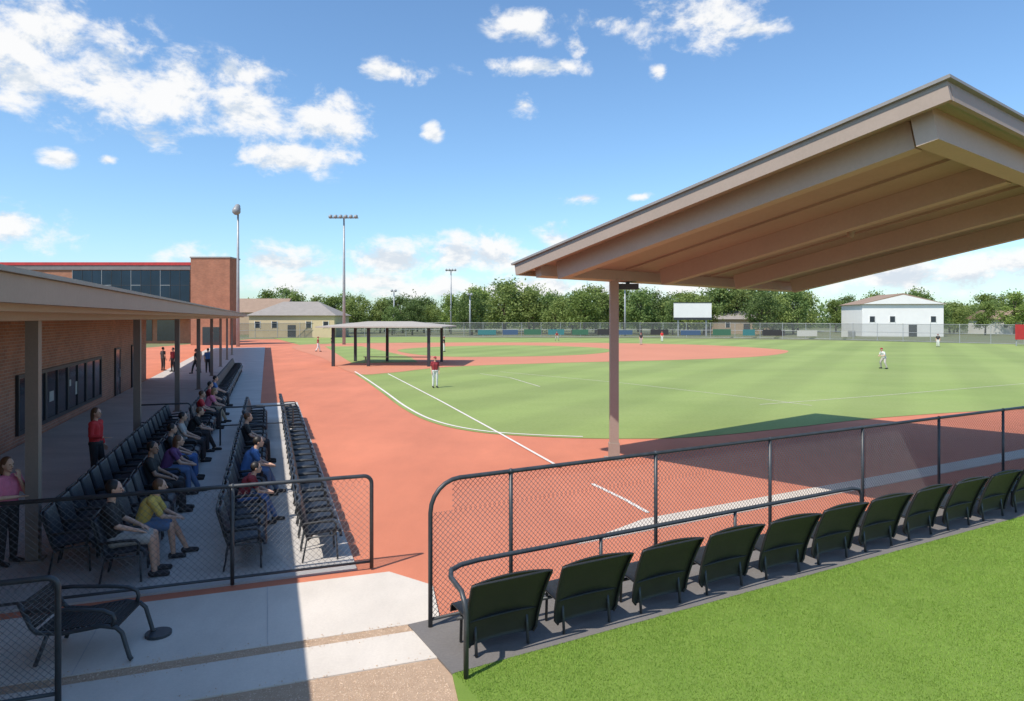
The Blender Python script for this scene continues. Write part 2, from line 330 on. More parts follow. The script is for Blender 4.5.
# ---------------------------------------------------------------- right canopy
Lc=Vector((0.13,17.6,5.12)); Nc=Vector((6.06,9.5,7.03)); Fc=Vector((9.8,25.0,5.02)); U=Fc-Lc; V=Nc-Lc
nrm=U.cross(V).normalized(); nrm=nrm if nrm.z>0 else -nrm
def RP(k,m,h=0.0): return Lc+U*k+V*m+nrm*h
rc=thing("shade_canopy","large sloping tan shade roof with heavy beams on a square post","canopy",(0,0,0))
def slab(k0,k1,m0,m1,h0,h1): return MB().obox(RP(k0,m0,h0),U*(k1-k0),V*(m1-m0),nrm*(h1-h0))
part("roof",slab(0.004,0.996,0.004,0.996,0.0,0.10),m_under,rc)
part("roof_edge",slab(-0.008,1.008,-0.01,1.01,0.165,0.215),m_edge,rc)
part("roof_deck",slab(-0.003,1.003,-0.003,1.003,0.102,0.163),m_roofm,rc)
fa=MB()
fa.obox(RP(-0.003,-0.003,-0.12),V*1.006,U*0.0068,nrm*0.22); fa.obox(RP(0.9965,-0.003,-0.12),V*1.006,U*0.0068,nrm*0.22)
fa.obox(RP(0.005,-0.003,-0.12),U*0.99,V*0.0068,nrm*0.22); fa.obox(RP(0.005,0.9965,-0.12),U*0.99,V*0.0068,nrm*0.22)
part("fascia",fa,m_taupe,rc)
for k in (0.05,0.37,0.66,0.93):
    mb=MB().beam(RP(k,0.10,-0.003),RP(k,0.93,-0.003),0.26,0.44,nrm); part("beam",mb,m_beam,rc)
mb=MB().beam(RP(0.02,0.955,-0.003),RP(0.985,0.955,-0.003),0.30,0.50,nrm); part("beam",mb,m_beam,rc,label="heavy beam along the raised edge")
mb=MB().beam(RP(0.02,0.055,-0.003),RP(0.985,0.055,-0.003),0.22,0.28,nrm); part("beam",mb,m_beam,rc)
mb=MB()
for k in (0.15,0.26,0.47,0.57,0.75,0.84): mb.beam(RP(k,0.085,-0.002),RP(k,0.925,-0.002),0.06,0.05,nrm)
part("deck_seams",mb,m_under,rc)
for (k,m) in ((0.2416,0.055),(0.97,0.93)):
    p=RP(k,m,-0.28)
    if m>0.5: p=RP(k,m,-0.02)
    mb=MB(); w=0.115
    mb.box(p.x-w,p.x+w,p.y-w,p.y+w,0.0,p.z+0.05); mb.box(p.x-w-0.025,p.x+w+0.025,p.y-w-0.025,p.y+w+0.025,0.0,0.45); mb.box(p.x-0.25,p.x+0.25,p.y-0.25,p.y+0.25,0.0,0.03); part("post",mb,m_taupe,rc)
for (k,m) in ((0.10,0.45),(0.52,0.55),(0.78,0.62)):
    p=RP(k,m,-0.04); mb=MB(); mb.cap((p.x,p.y,p.z),(p.x,p.y,p.z-0.12),0.10,0.08); part("lamp",mb,m_taupe,rc,True)
p=RP(0.29,0.05,-0.33); mb=MB(); mb.box(p.x-0.28,p.x+0.28,p.y-0.18,p.y+0.12,p.z-0.16,p.z); mb.box(p.x-0.05,p.x+0.05,p.y-0.05,p.y+0.05,p.z,p.z+0.08); part("floodlight",mb,m_frame,rc)

# ---------------------------------------------------------------- chain-link fences
def wires(mb,x0,x1,z0,z1,pitch=0.07,r=0.0036,y=0.0):
    Lx=x1-x0; Hh=z1-z0
    c=-Hh
    while c<Lx:
        for sgn in (1,-1):
            a0=max(0,-c); a1=min(Hh,Lx-c)
            if a1-a0<0.01: continue
            xs,xe=c+a0,c+a1
            if sgn<0: xs,xe=Lx-xs,Lx-xe
            p=Vector((x0+xs,y+0.002*sgn,z0+a0)); q=Vector((x0+xe,y+0.002*sgn,z0+a1))
            d=(q-p).normalized(); sd=Vector((0,1,0)).cross(d)*r
            up=Vector((0,r,0))
            vs=[p+sd,p-sd*0.5+up*0.87,p-sd*0.5-up*0.87,q+sd,q-sd*0.5+up*0.87,q-sd*0.5-up*0.87]
            mb.add(vs,[(0,1,4,3),(1,2,5,4),(2,0,3,5)])
        c+=pitch
def arcpts(x0,x1,z,rad,left=True,right=False,zb=0):
    pts=[]
    if left:
        pts=[(x0,0,zb)]
        for i in range(7):
            an=R(180-15*i); pts.append((x0+rad+rad*math.cos(an),0,z-rad+rad*math.sin(an)))
    else: pts=[(x0,0,z)]
    if right:
        for i in range(7):
            an=R(90-15*i); pts.append((x1-rad+rad*math.cos(an),0,z-rad+rad*math.sin(an)))
        pts.append((x1,0,zb))
    else: pts.append((x1,0,z))
    return pts
def fence(label,loc,rz,L_,h,posts,rad=0.3,left=True,right=False,r=0.03,pitch=0.07,zb=0.03,wr=0.0036,group="chain-link fences by the seating"):
    t=thing("chain_link_fence",label,"fence",(loc[0],loc[1],0),rz,group)
    mb=MB().tube(arcpts(0,L_,h,rad,left,right,zb),r,8); part("rail",mb,m_steel,t,True)
    mb=MB().tube([(0,0,zb+0.10),(L_,0,zb+0.10)],r*0.7,8); part("rail",mb,m_steel,t,True)
    for a in posts: part("post",MB().tube([(a,0,zb),(a,0,h-0.01)],r*0.95,8).ell((a,0,h),(r*1.3,)*3,8,6),m_steel,t,True)
    mb=MB()
    wires(mb,0.02,L_-0.02,zb+0.10,h-rad if left or right else h,pitch,wr)
    if left or right: wires(mb,rad*0.75 if left else 0.02,L_-(rad*0.75 if right else 0.02),h-rad,h-0.01,pitch,wr)
    part("wire_mesh",mb,m_wire,t); return t
x,y=AP(0,0); fence("dark steel chain-link fence with curved end beside the lawn seats",(x,y),ROTA,24,1.86,[1.15+2.5*i for i in range(10)],0.4)
RL=math.atan2(-nT.y,-nT.x)
x,y=ST(10.7,1.52); fence("dark steel chain-link fence in front of the shaded seats",(x,y),RL,7.6,1.46,[2.0,6.45],0.12,pitch=0.09,wr=0.0024)
x,y=(-4.56,6.86); fence("short chain-link fence end beside a concrete walk",(x,y),RL,4.5,1.30,[2.6],0.10,wr=0.003)
for (s,t0,L_) in ((22.5,0.75,2.1),(24.0,-2.3,1.5)):
    x,y=ST(s,t0); b=thing("handrail","dark tubular handrail crossing the shaded seating","handrail",(x,y,0.03),RL,"tubular handrails")
    part("rail",MB().tube(arcpts(0,L_,1.15,0.12,True,True,0),0.025),m_steel,b,True); part("rail",MB().tube([(0.01,0,0.6),(L_-0.01,0,0.6)],0.018),m_steel,b,True)
b=thing("handrail","long low dark tube rail behind the lawn seats","handrail",(*AP(0,0),0.04),ROTA,"tubular handrails")
pts=[(-0.13,-1.32,0),(-0.13,-1.32,0.70),(-0.13,-1.28,0.80),(-0.12,-1.18,0.88),(-0.10,-0.85,0.92),(-0.02,-0.68,0.93),(0.14,-0.6,0.94),(0.4,-0.58,0.95),(7.5,-0.58,0.95),(7.68,-0.58,0.91),(7.75,-0.58,0.8),(7.75,-0.58,0)]
part("rail",MB().tube(pts,0.03),m_steel,b,True)
part("rail",MB().tube([(0.1,-0.58,0.30),(7.72,-0.58,0.30)],0.022),m_steel,b,True)
for a in (2.2,4.7): part("post",MB().tube([(a,-0.58,0),(a,-0.58,0.93)],0.024),m_steel,b,True)

# ---------------------------------------------------------------- chairs (local: faces +x)
def resample(P,n):
    P=[Vector((p[0],0,p[1])) for p in P]; out=[]
    for i in range(n):
        q=i/(n-1)*(len(P)-1); k=min(int(q),len(P)-2); f=q-k; a=P[max(k-1,0)];b=P[k];c=P[k+1];d=P[min(k+2,len(P)-1)]
        v=0.5*((2*b)+(-a+c)*f+(2*a-5*b+4*c-d)*f*f+(-a+3*b-3*c+d)*f**3); out.append((v.x,v.z))
    return out
def chair(label,w,mback,mseat,group,bp,low,armz,th):
    t=thing("stadium_chair",label,"chair",(0,0,0),0,group)
    def panel(prof,wf,th=0.022,sag=0.03):
        mb=MB(); n=len(prof); k=11; top=[];
        for side in (0,1):
            for i,(px,pz) in enumerate(prof):
                a=Vector(prof[max(i-1,0)]); b_=Vector(prof[min(i+1,n-1)]); d=(b_-a).normalized(); nx,nz=-d.y,d.x
                hw=wf(i/(n-1))
                for j in range(k):
                    q=-1+2*j/(k-1); sg=sag*(1-q*q)
                    top.append((px-nx*(sg+side*th),q*hw,pz-nz*(sg+side*th)))
        f=[]
        for i in range(n-1):
            for j in range(k-1):
                a=i*k+j; f.append((a,a+1,a+k+1,a+k)); b_=a+n*k; f.append((b_,b_+k,b_+k+1,b_+1))
        for i in range(n-1):
            for j in (0,k-1): a=i*k+j; f.append((a,a+k,a+k+n*k,a+n*k))
        for j in range(k-1):
            for i in (0,n-1): a=i*k+j; f.append((a,a+1,a+1+n*k,a+n*k))
        mb.add(top,f); return mb
    hw=w/2; bp=resample(bp,14)
    part("seat",panel(resample([(0.29,0.36),(0.28,0.43),(0.22,0.46),(0.0,0.44),(-0.15,0.42),(-0.22,0.41)],12),lambda q:hw-0.04-(0.06 if low else 0),sag=0.015,th=th),mseat,t,True)
    sh=0.07 if low else 0.03
    def wf(q):
        b_=hw-0.02-sh*(1-q)
        if q>0.88: z=(q-0.88)/0.12; b_-=0.06*(1-math.sqrt(max(0,1-z*z)))
        if q<0.08: z=(0.08-q)/0.08; b_-=0.04*(1-math.sqrt(max(0,1-z*z)))
        return b_
    part("backrest",panel(bp,wf,sag=0.045 if low else 0.035,th=th),mback,t,True)
    for sg in (1,-1):
        yy=sg*(hw-(0.20 if low else 0.04))
        if low: part("leg",MB().tube([(0.22,yy,0.01),(0.20,yy,0.40),(-0.16,yy,0.39),(-0.20,yy,0.01)],0.020,6),m_steel,t,True)
        else: part("leg",MB().tube([(0.26,yy,0.01),(0.24,yy,0.40),(-0.21,yy,0.39),(-0.28,yy,0.01)],0.017,6),m_steel,t,True)
        ya=sg*(hw-0.01)
        if not low:
            part("armrest",MB().tube([(0.22,ya,0.42),(0.235,ya,armz-0.05),(0.19,ya,armz),(-0.0,ya,armz+0.005),(-0.27,ya,armz-0.01)],0.022,6),m_black,t,True)
    fr=[]; n=len(bp)
    for i,(px,pz) in enumerate(bp): fr.append((px-0.01,-(wf(i/(n-1))+0.004),pz))
    for i in range(n-1,-1,-1): fr.append((bp[i][0]-0.01,(wf(i/(n-1))+0.004),bp[i][1]))
    part("frame",MB().tube(fr,0.017,6),m_black,t,True)
    return t
bpR=[(-0.17,0.13),(-0.19,0.30),(-0.25,0.50),(-0.33,0.70),(-0.42,0.88),(-0.45,0.93)]
bpL=[(-0.18,0.34),(-0.24,0.50),(-0.29,0.68),(-0.34,0.86),(-0.37,0.97)]
cR=chair("black reclined armless chair on the concrete strip beside the lawn",1.08,m_olive,m_black,"chairs along the lawn",bpR,True,0.60,0.022)
cL=chair("navy-black chair in the shaded seating rows",0.66,m_navy,m_navy,"chairs in the shaded seating rows",bpL,False,0.63,0.045)
FA=math.atan2(-pA.y,-pA.x)
x,y=AP(0.5,0.78); cR.location=(x,y,0.04); cR.rotation_euler=(0,0,FA)
for i in range(1,13):
    x,y=AP(0.5+1.19*i,0.78+random.uniform(-0.02,0.02)); copy_thing(cR,(x,y,0.04),FA+random.uniform(-0.04,0.04))
FT=math.atan2(nT.y,nT.x)
def seat(k): return 11.55+0.72*k
first=True
for (t,k0,k1,skip) in ((0.80,0,23,22.5),(-0.35,0,22,22.5),(-2.0,0,58,24.0),(-2.82,1,20,60.0)):
    for k in range(k0,k1):
        s=seat(k)
        if abs(s-skip)>0.38:
            x,y=ST(s,t)
            if first: cL.location=(x,y,0.03); cL.rotation_euler=(0,0,FT); first=False
            else: copy_thing(cL,(x,y,0.03),FT+random.uniform(-0.04,0.04))
# lounge armchair on the walk
lx,ly=(-4.95,7.95)
la=thing("lounge_chair","low dark slatted steel lounge chair with looped arms on concrete","chair",(lx,ly,0.03),R(8))
sl=MB()
prof=[(0.46,0.40),(0.36,0.43),(0.1,0.41),(-0.15,0.38),(-0.35,0.40)]
for i in range(19):
    q=i/18*(len(prof)-1); k=min(int(q),len(prof)-2); f=q-k; px=prof[k][0]*(1-f)+prof[k+1][0]*f; pz=prof[k][1]*(1-f)+prof[k+1][1]*f
    sl.box(px-0.018,px+0.018,-0.32,0.32,pz-0.008,pz+0.008)
part("seat",sl,m_black,la)
sl=MB()
for i in range(8):
    f=i/7; px=-0.40-0.12*f; pz=0.44+0.26*f; sl.box(px-0.010,px+0.010,-0.32,0.32,pz-0.015,pz+0.015)
part("backrest",sl,m_black,la)
for sg in (1,-1):
    yy=0.34*sg
    part("leg",MB().tube([(-0.55,yy,0.73),(-0.42,yy,0.44),(-0.36,yy,0.38),(-0.1,yy,0.36),(0.3,yy,0.42),(0.46,yy,0.39),(0.52,yy,0.33),(0.60,yy,0.05),(0.62,yy,0.02)],0.026,8).tube([(-0.25,yy,0.37),(-0.38,yy,0.02)],0.024,8),m_steel,la,True)
    part("armrest",MB().tube([(-0.50,yy,0.62),(-0.3,yy,0.63),(0.1,yy,0.61),(0.32,yy,0.59),(0.42,yy,0.54),(0.44,yy,0.48),(0.42,yy,0.41)],0.024,8),m_steel,la,True)
part("foot_pad",MB().tube([(0.68,0.30,0.0),(0.68,0.30,0.035)],0.15,20),m_steel,la)

# ---------------------------------------------------------------- people
def remesh(mb,voxel,name,smooth=2):
    me=mb.mesh(name); o=bpy.data.objects.new("tmp",me); COL.objects.link(o)
    md=o.modifiers.new("r",'REMESH'); md.mode='VOXEL'; md.voxel_size=voxel; md.use_smooth_shade=True
    if smooth: sm=o.modifiers.new("s",'SMOOTH'); sm.iterations=smooth; sm.factor=0.5
    dg=bpy.context.evaluated_depsgraph_get(); dg.update()
    out=bpy.data.meshes.new_from_object(o.evaluated_get(dg)); out.name=name
    bpy.data.objects.remove(o); bpy.data.meshes.remove(me)
    out.polygons.foreach_set("use_smooth",[True]*len(out.polygons)); return out
def V3(*a): return Vector(a)
def pose(kind):
    P={}
    if kind.startswith("stand") or kind=="chin" or kind=="walk" or kind=="ready":
        P=dict(pel=V3(0,0,.94),che=V3(0,0,1.28),nec=V3(-.01,0,1.44),hea=V3(.015,0,1.61))
        for s,n in ((1,'l'),(-1,'r')):
            P['sh'+n]=V3(0,.175*s,1.38);P['el'+n]=V3(-.03,.225*s,1.11);P['wr'+n]=V3(.07,.215*s,.87)
            P['hi'+n]=V3(0,.09*s,.91);P['kn'+n]=V3(.02,.10*s,.50);P['an'+n]=V3(0,.11*s,.09)
        if kind=="stand2":
            P['elr']=V3(.02,-.24,1.12);P['wrr']=V3(.24,-.15,1.08);P['anl']=V3(.08,.12,.09);P['knl']=V3(.08,.11,.5)
        if kind=="chin": P['ell']=V3(.14,.21,1.13);P['wrl']=V3(.16,.08,1.38); P['elr']=V3(.1,-.22,1.12);P['wrr']=V3(.2,.02,1.10)
        if kind=="walk": P['knl']=V3(.16,.10,.52);P['anl']=V3(.24,.10,.10);P['knr']=V3(-.03,-.1,.5);P['anr']=V3(-.26,-.1,.14);P['wrl']=V3(-.12,.22,.9);P['wrr']=V3(.18,-.2,.92)
        if kind=="ready":
            for s,n in ((1,'l'),(-1,'r')):
                P['kn'+n]=V3(.13,.22*s,.48);P['an'+n]=V3(0,.28*s,.09);P['hi'+n]=V3(0,.1*s,.82);P['el'+n]=V3(.18,.26*s,1.02);P['wr'+n]=V3(.38,.12*s,.98);P['sh'+n]=V3(.15,.175*s,1.24)
            P['pel']=V3(-.02,0,.85);P['che']=V3(.08,0,1.14);P['nec']=V3(.17,0,1.31);P['hea']=V3(.23,0,1.47)
    else:
        P=dict(pel=V3(-.12,0,.56),che=V3(-.19,0,.90),nec=V3(-.18,0,1.06),hea=V3(-.13,0,1.23))
        for s,n in ((1,'l'),(-1,'r')):
            P['sh'+n]=V3(-.18,.175*s,1.00);P['el'+n]=V3(-.06,.23*s,.77);P['wr'+n]=V3(.17,.14*s,.67)
            P['hi'+n]=V3(-.09,.09*s,.55);P['kn'+n]=V3(.34,.12*s,.54);P['an'+n]=V3(.38,.12*s,.09)
        if kind=="lean":
            P['che']=V3(.0,0,.88);P['nec']=V3(.09,0,1.03);P['hea']=V3(.17,0,1.17)
            for s,n in ((1,'l'),(-1,'r')): P['sh'+n]=V3(.06,.175*s,.98);P['el'+n]=V3(.22,.19*s,.72);P['wr'+n]=V3(.40,.08*s,.66)
            P['anl']=V3(.55,.12,.09)
    return P
def hand(mb,wr,dirv,side,up,sc=1.0):
    d=dirv.normalized(); sd=side.normalized(); 
    for q in (-0.025,0,0.025): mb.cap(wr+d*0.012+sd*q*0.6,wr+d*0.085+sd*q,0.016,0.013,8)
    for i,(q,l) in enumerate(((-.030,.062),(-.010,.074),(.010,.070),(.029,.055))):
        b0=wr+d*0.088+sd*q; m1=b0+d*l*0.5+up*-0.006+sd*q*0.15; e=m1+d*l*0.42-up*0.022+sd*q*0.05
        mb.cap(b0,m1,0.0088,0.0082,8); mb.cap(m1,e,0.0082,0.007,8)
    t0=wr+d*0.03-sd*0.026; t1=t0+d*0.035-sd*0.030-up*0.008; t2=t1+d*0.032-sd*0.006-up*0.006
    mb.cap(t0,t1,0.012,0.010,8); mb.cap(t1,t2,0.010,0.0085,8)
def person(label,xy,yaw,kind,shirt,pants,hairm,skin=None,z=0.03,det=2,sleeve=0.6,shorts=False,hair="short",scale=1.0,group=None,hy=0.0,hold=None):
    skin=skin or m_skin; P=pose(kind); vox={2:0.0075,1:0.014,0:0.022}[det]
    r=thing("person",label,"person",(xy[0],xy[1],z),yaw,group); r.scale=(scale,)*3
    B=MB(); y=V3(0,1,0)
    def torso(M,e):
        M.cap(P['pel']-y*.075,P['pel']+y*.075,.098+e)
        for q in (-1,1): M.cap(P['pel']+y*.055*q,P['che']+y*.07*q,.092+e,.108+e)
        M.cap(P['che']+y*.07,P['nec']-V3(0,0,.07)+y*.05,.105+e,.07+e); M.cap(P['che']-y*.07,P['nec']-V3(0,0,.07)-y*.05,.105+e,.07+e)
        M.cap(P['shl'],P['shr'],.055+e)
    torso(B,0)
    B.cap(P['nec']-V3(0,0,.05),P['hea']-V3(.02,0,.05),.056,.05)
    h=P['hea']
    HM=MB(); HM.ell((0,0,0.01),(.094,.077,.112)); HM.ell((.028,0,-.055),(.055,.052,.055)); 
    if det>0:
        HM.cap((.088,0,.012),(.108,0,-.028),.009,.014,8); HM.ell((.083,0,-.062),(.018,.026,.014)); HM.ell((.062,0,-.095),(.026,.026,.018))
        for q in (1,-1): HM.ell((-.005,.078*q,-.005),(.018,.010,.030)); HM.cap((.082,.012*q,.032),(.072,.045*q,.032),.010,.008,8)
    ch,sh_=math.cos(hy),math.sin(hy)
    def hp(v): return (h.x+v[0]*ch-v[1]*sh_,h.y+v[0]*sh_+v[1]*ch,h.z+v[2])
    B.add([hp(v) for v in HM.v],HM.f)
    for n,s in (('l',1),('r',-1)):
        B.cap(P['sh'+n],P['el'+n],.048,.038); B.cap(P['el'+n],P['wr'+n],.040,.026)
        dv=P['wr'+n]-P['el'+n]
        if det==2:
            up=V3(0,0,1) if kind in("sit","lean") else V3(-1,0,0)*1.0
            sd=dv.cross(up); sd=sd if sd.length>0.01 else V3(1,0,0); sd=sd.normalized()*(-s if kind in("sit","lean") else -1); 
            if not kind in("sit","lean"): up=V3(0,s,0); sd=V3(-1,0,0) 
            if kind=="chin" and n=='l': dv=V3(-.06,0,.6); up=V3(1,0,0); sd=V3(0,1,0)
            hand(B,P['wr'+n],dv,sd,up)
        else: B.cap(P['wr'+n],P['wr'+n]+dv.normalized()*.13,.034,.024)
        B.cap(P['hi'+n],P['kn'+n],.082,.056); B.cap(P['kn'+n],P['kn'+n]+(P['an'+n]-P['kn'+n])*.35,.055,.056); B.cap(P['kn'+n]+(P['an'+n]-P['kn'+n])*.35,P['an'+n],.055,.036)
        B.cap(P['an'+n]-V3(.03,0,.035),P['an'+n]+V3(.15,.01*s,-.052),.040,.030)
    part("body",remesh(B,vox,"body"),skin,r)
    S=MB(); torso(S,.014)
    for n in 'lr':
        a,b,c=P['sh'+n],P['el'+n],P['wr'+n]
        if sleeve<=1: S.cap(a,a+(b-a)*sleeve,.064,.057)
        else: S.cap(a,b,.062,.052); S.cap(b,b+(c-b)*.88,.052,.038)
    part("shirt",remesh(S,max(vox,.012),"shirt"),shirt,r)
    T=MB(); T.cap(P['pel']-y*.075-V3(0,0,.01),P['pel']+y*.075-V3(0,0,.01),.116)
    for n in 'lr':
        a,b,c=P['hi'+n],P['kn'+n],P['an'+n]
        if shorts: T.cap(a,a+(b-a)*.86,.100,.082)
        else: T.cap(a,b,.098,.072); T.cap(b,b+(c-b)*.93,.072,.055)
    part("trousers" if not shorts else "shorts",remesh(T,max(vox,.012),"trousers"),pants,r)
    for n,s in (('l',1),('r',-1)):
        a=P['an'+n]; Q=MB().cap(a-V3(.035,0,.04),a+V3(.16,.01*s,-.054),.048,.036,10); part("shoe",Q,C['dark'] if kind!='ready' else C['black'],r,True)
    G=MB()
    if hair=="cap":
        G.ell((-.008,0,.045),(.104,.088,.085),16,10); G.ell((.10,0,.045),(.075,.065,.012),16,6)
    else:
        G.ell((-.022,0,.032),(.098,.088,.104),18,12)
        if hair=="long": G.cap((-.07,0,.0),(-.085,0,-.17),.062,.045); G.cap((-.045,.055,.0),(-.05,.06,-.12),.034,.028); G.cap((-.045,-.055,.0),(-.05,-.06,-.12),.034,.028)
    G.v=[hp(v) for v in G.v]
    part("hat" if hair=="cap" else "hair",remesh(G,.010,"hair",2),hairm,r)
    if det>0:
        for q in (1,-1):
            E=MB().ell((.086,.030*q,.010),(.008,.013,.008),8,6); E.v=[hp(v) for v in E.v]; part("eye",E,m_eye,r,True)
        E=MB().ell((.098,0,-.058),(.006,.022,.005),8,6); E.v=[hp(v) for v in E.v]; part("mouth",E,m_lip,r,True)
    return r
gs="spectators in the shaded seats"; gf="players on the ball field"
yT=FT
person("person in pink top and dark trousers, hand raised to chin",(-7.95,10.75),yT-0.6,"chin",C['pink'],C['dark'],m_hairb,hair="long",sleeve=0.8,scale=0.97)
person("person with brown hair in red top and black trousers standing",(-9.75,16.0),yT-0.3,"stand2",C['red'],C['dark'],m_hairb,hair="long",sleeve=1.5,scale=1.02)
person("seated person in black t-shirt and grey shorts leaning forward",ST(seat(0),-2.0),yT,"sit",C['black'],C['grey'],m_hairk,sleeve=0.8,shorts=True,group=gs,scale=1.08)
person("seated person in yellow top and denim shorts",ST(seat(1)+0.05,-1.80),yT,"lean",C['yellow'],C['denim'],m_hairb,sleeve=0.8,shorts=True,group=gs,scale=0.98)
person("seated person in black shirt and dark trousers",ST(seat(5),-2.0),yT,"sit",C['black'],C['dark'],m_hairk,skin=m_skin2,group=gs,det=2,hy=-0.4,scale=1.05)
person("seated person in purple top and blue jeans",ST(seat(7),-2.0),yT,"lean",C['purple'],C['denim'],m_hairb,hair="long",group=gs,det=1)
person("seated person in navy shirt and blue jeans",ST(seat(9),-2.0),yT,"sit",C['black'],C['blue'],m_hairk,group=gs,det=1)
person("seated person in grey shirt on the shaded row",ST(seat(12),-2.0),yT,"sit",C['grey'],C['dark'],m_hairk,group=gs,det=1)
person("seated person in black shirt on the shaded row",ST(seat(14),-2.0),yT,"lean",C['black'],C['dark'],m_hairb,group=gs,det=1)
person("seated person in red shirt on the shaded row",ST(seat(20),-2.0),yT,"sit",C['red'],C['dark'],m_hairb,group=gs,det=1)
person("seated person in pink shirt and khaki trousers",ST(seat(22),-2.0),yT,"lean",C['pink'],C['khaki'],m_hairl,group=gs,det=1,hair="long")
person("seated person in maroon shirt on the shaded row",ST(seat(25),-2.0),yT,"sit",C['maroon'],C['dark'],m_hairk,group=gs,det=1)
person("seated person in blue shirt on the shaded row",ST(seat(29),-2.0),yT,"sit",C['blue'],C['dark'],m_hairk,group=gs,det=1)
person("seated person in navy shirt and denim, middle chair row",ST(seat(6),-0.35),yT,"lean",C['blue'],C['denim'],m_hairk,group=gs,det=1)
person("seated person in maroon shirt, middle chair row",ST(seat(3),-0.35),yT,"lean",C['maroon'],C['blue'],m_hairk,group=gs,det=1,scale=0.9)
person("seated person in black shirt, middle chair row",ST(seat(11),-0.35),yT,"sit",C['black'],C['dark'],m_hairb,group=gs,det=1)
for (u,v,kd,sh,pa,la_) in ((196,374,"walk",C['black'],C['dark'],"person in black walking on the pavement"),(208,373,"stand",C['blue'],C['dark'],"person in blue shirt standing on the pavement"),(199,371,"stand",C['grey'],C['dark'],"person in grey shirt standing on the pavement"),(163,371,"stand",C['dark'],C['dark'],"person in dark clothes standing by the brick wall"),(173,372,"stand",C['maroon'],C['dark'],"person in maroon shirt standing by the brick wall")):
    person(la_,gp(u,v),random.uniform(0,6),kd,sh,pa,m_hairk,det=1,group="people on the pavement")
for (u,v,kd,sh,pa,la_,ya) in ((435,388,"stand",C['maroon'],C['white'],"ball player in maroon shirt and white trousers standing on grass",-1.2),(884,369,"ready",C['white'],C['grey'],"ball player in white uniform crouching ready on grass",3.4),
    (444,352,"stand",C['dark'],C['white'],"ball player in dark shirt standing on the clay",0),(557,341,"ready",C['maroon'],C['grey'],"ball player in maroon shirt on outfield grass",4.5),(318,352,"walk",C['maroon'],C['white'],"ball player in maroon shirt walking by the dugout",0.4),
    (641,345,"stand",C['dark'],C['grey'],"ball player in dark shirt on outfield grass",4.7),(662,342,"stand",C['red'],C['white'],"ball player in red shirt on outfield grass",4.7),(938,347,"stand",C['dark'],C['white'],"ball player in dark shirt near the outfield fence",4.0),(332,349,"stand",C['black'],C['dark'],"coach in black standing by the dugout",0.0)):
    person(la_,gp(u,v),ya,kd,sh,pa,C['maroon'],det=1 if v>360 else 0,hair="cap",group=gf)

# ---------------------------------------------------------------- mid dugout shelter
dx,dy=gp(390,364); dg=thing("dugout_shelter","open dugout shelter with low tan hip roof on dark posts","shelter",(dx,dy,0),R(-4),None)
rb=MB(); a,b=5.1,3.8; z0,z1,z2=3.12,3.22,3.62
rb.add([(-a,-b,z0),(a,-b,z0),(a,b,z0),(-a,b,z0),(-a,-b,z1),(a,-b,z1),(a,b,z1),(-a,b,z1),(-a+3.2,0,z2),(a-3.2,0,z2)],[(3,2,1,0),(0,1,5,4),(1,2,6,5),(2,3,7,6),(3,0,4,7),(4,5,9,8),(6,7,8,9),(5,6,9),(7,4,8)])
part("roof",rb,mat("pale_roof",(0.44,0.39,0.33),(0.38,0.335,0.285),0.8,10,0.7),dg)
for px in (-3.9,-1.0,3.9):
    for py in (-3.0,3.0): part("post",MB().box(px-0.11,px+0.11,py-0.11,py+0.11,0,3.12),m_frame,dg)
part("bench",MB().box(-3,3,2.4,2.8,0.42,0.48).box(-2.9,-2.8,2.5,2.7,0,0.42).box(2.8,2.9,2.5,2.7,0,0.42),m_tan,dg)

# ---------------------------------------------------------------- outfield fence
pts=[(-75,118),(-46,134),(-18,143),gp(640,337.2),gp(760,338.3),gp(830,339.5),gp(1024,344.8),(100,84),(112,60)]
of=thing("outfield_fence","long tall chain-link outfield fence on steel posts","fence")
msh=MB(); rl=MB(); npost=0
for (p,q) in zip(pts[:-1],pts[1:]):
    p,q=Vector(p),Vector(q); msh.add([(p.x,p.y,0.02),(q.x,q.y,0.02),(q.x,q.y,2.9),(p.x,p.y,2.9)],[(0,1,2,3)])
    for zz in (2.9,1.5,0.1): rl.tube([(p.x,p.y-0.06,zz),(q.x,q.y-0.06,zz)],0.035 if zz>1 else 0.03,5)
    n=max(1,int((q-p).length/4))
    for i in range(n):
        c=p+(q-p)*i/n
        if npost<100: part("post",MB().tube([(c.x,c.y-0.05,0),(c.x,c.y-0.05,3.0)],0.05,6),m_pole,of); npost+=1
part("wire_mesh",msh,m_farmesh,of); part("rail",rl,m_pole,of)
cols=[C['teal'],plain("banner_cream",(0.55,0.53,0.48)),C['dark'],plain("banner_blue",(0.06,0.11,0.20)),C['teal'],plain("banner_green",(0.05,0.15,0.09)),C['dark']]
bi=0
for (u0,u1,vb) in ((478,496,337.4),(503,518,337.4),(524,541,337.4),(548,564,337.4),(572,588,337.4),(597,612,337.4),(618,632,337.4),(650,668,337.6),(680,700,337.9),(712,730,338.1),(742,754,338.3),(762,784,338.6),(796,816,339.2),(840,854,339.9)):
    x0,y0=gp(u0,vb);x1,y1=gp(u1,vb); d=Vector((x1-x0,y1-y0,0)); k=random.choice(cols) if bi else C['teal']; bi+=1
    hb=random.uniform(0.9,1.2)
    b=MB().obox((x0,y0-0.5,0.55),d,(0,0.04,0),(0,0,hb)); ban=solo("banner",b,k,"coloured advertising banner hung on the outfield fence","banner","banners on the outfield fence")

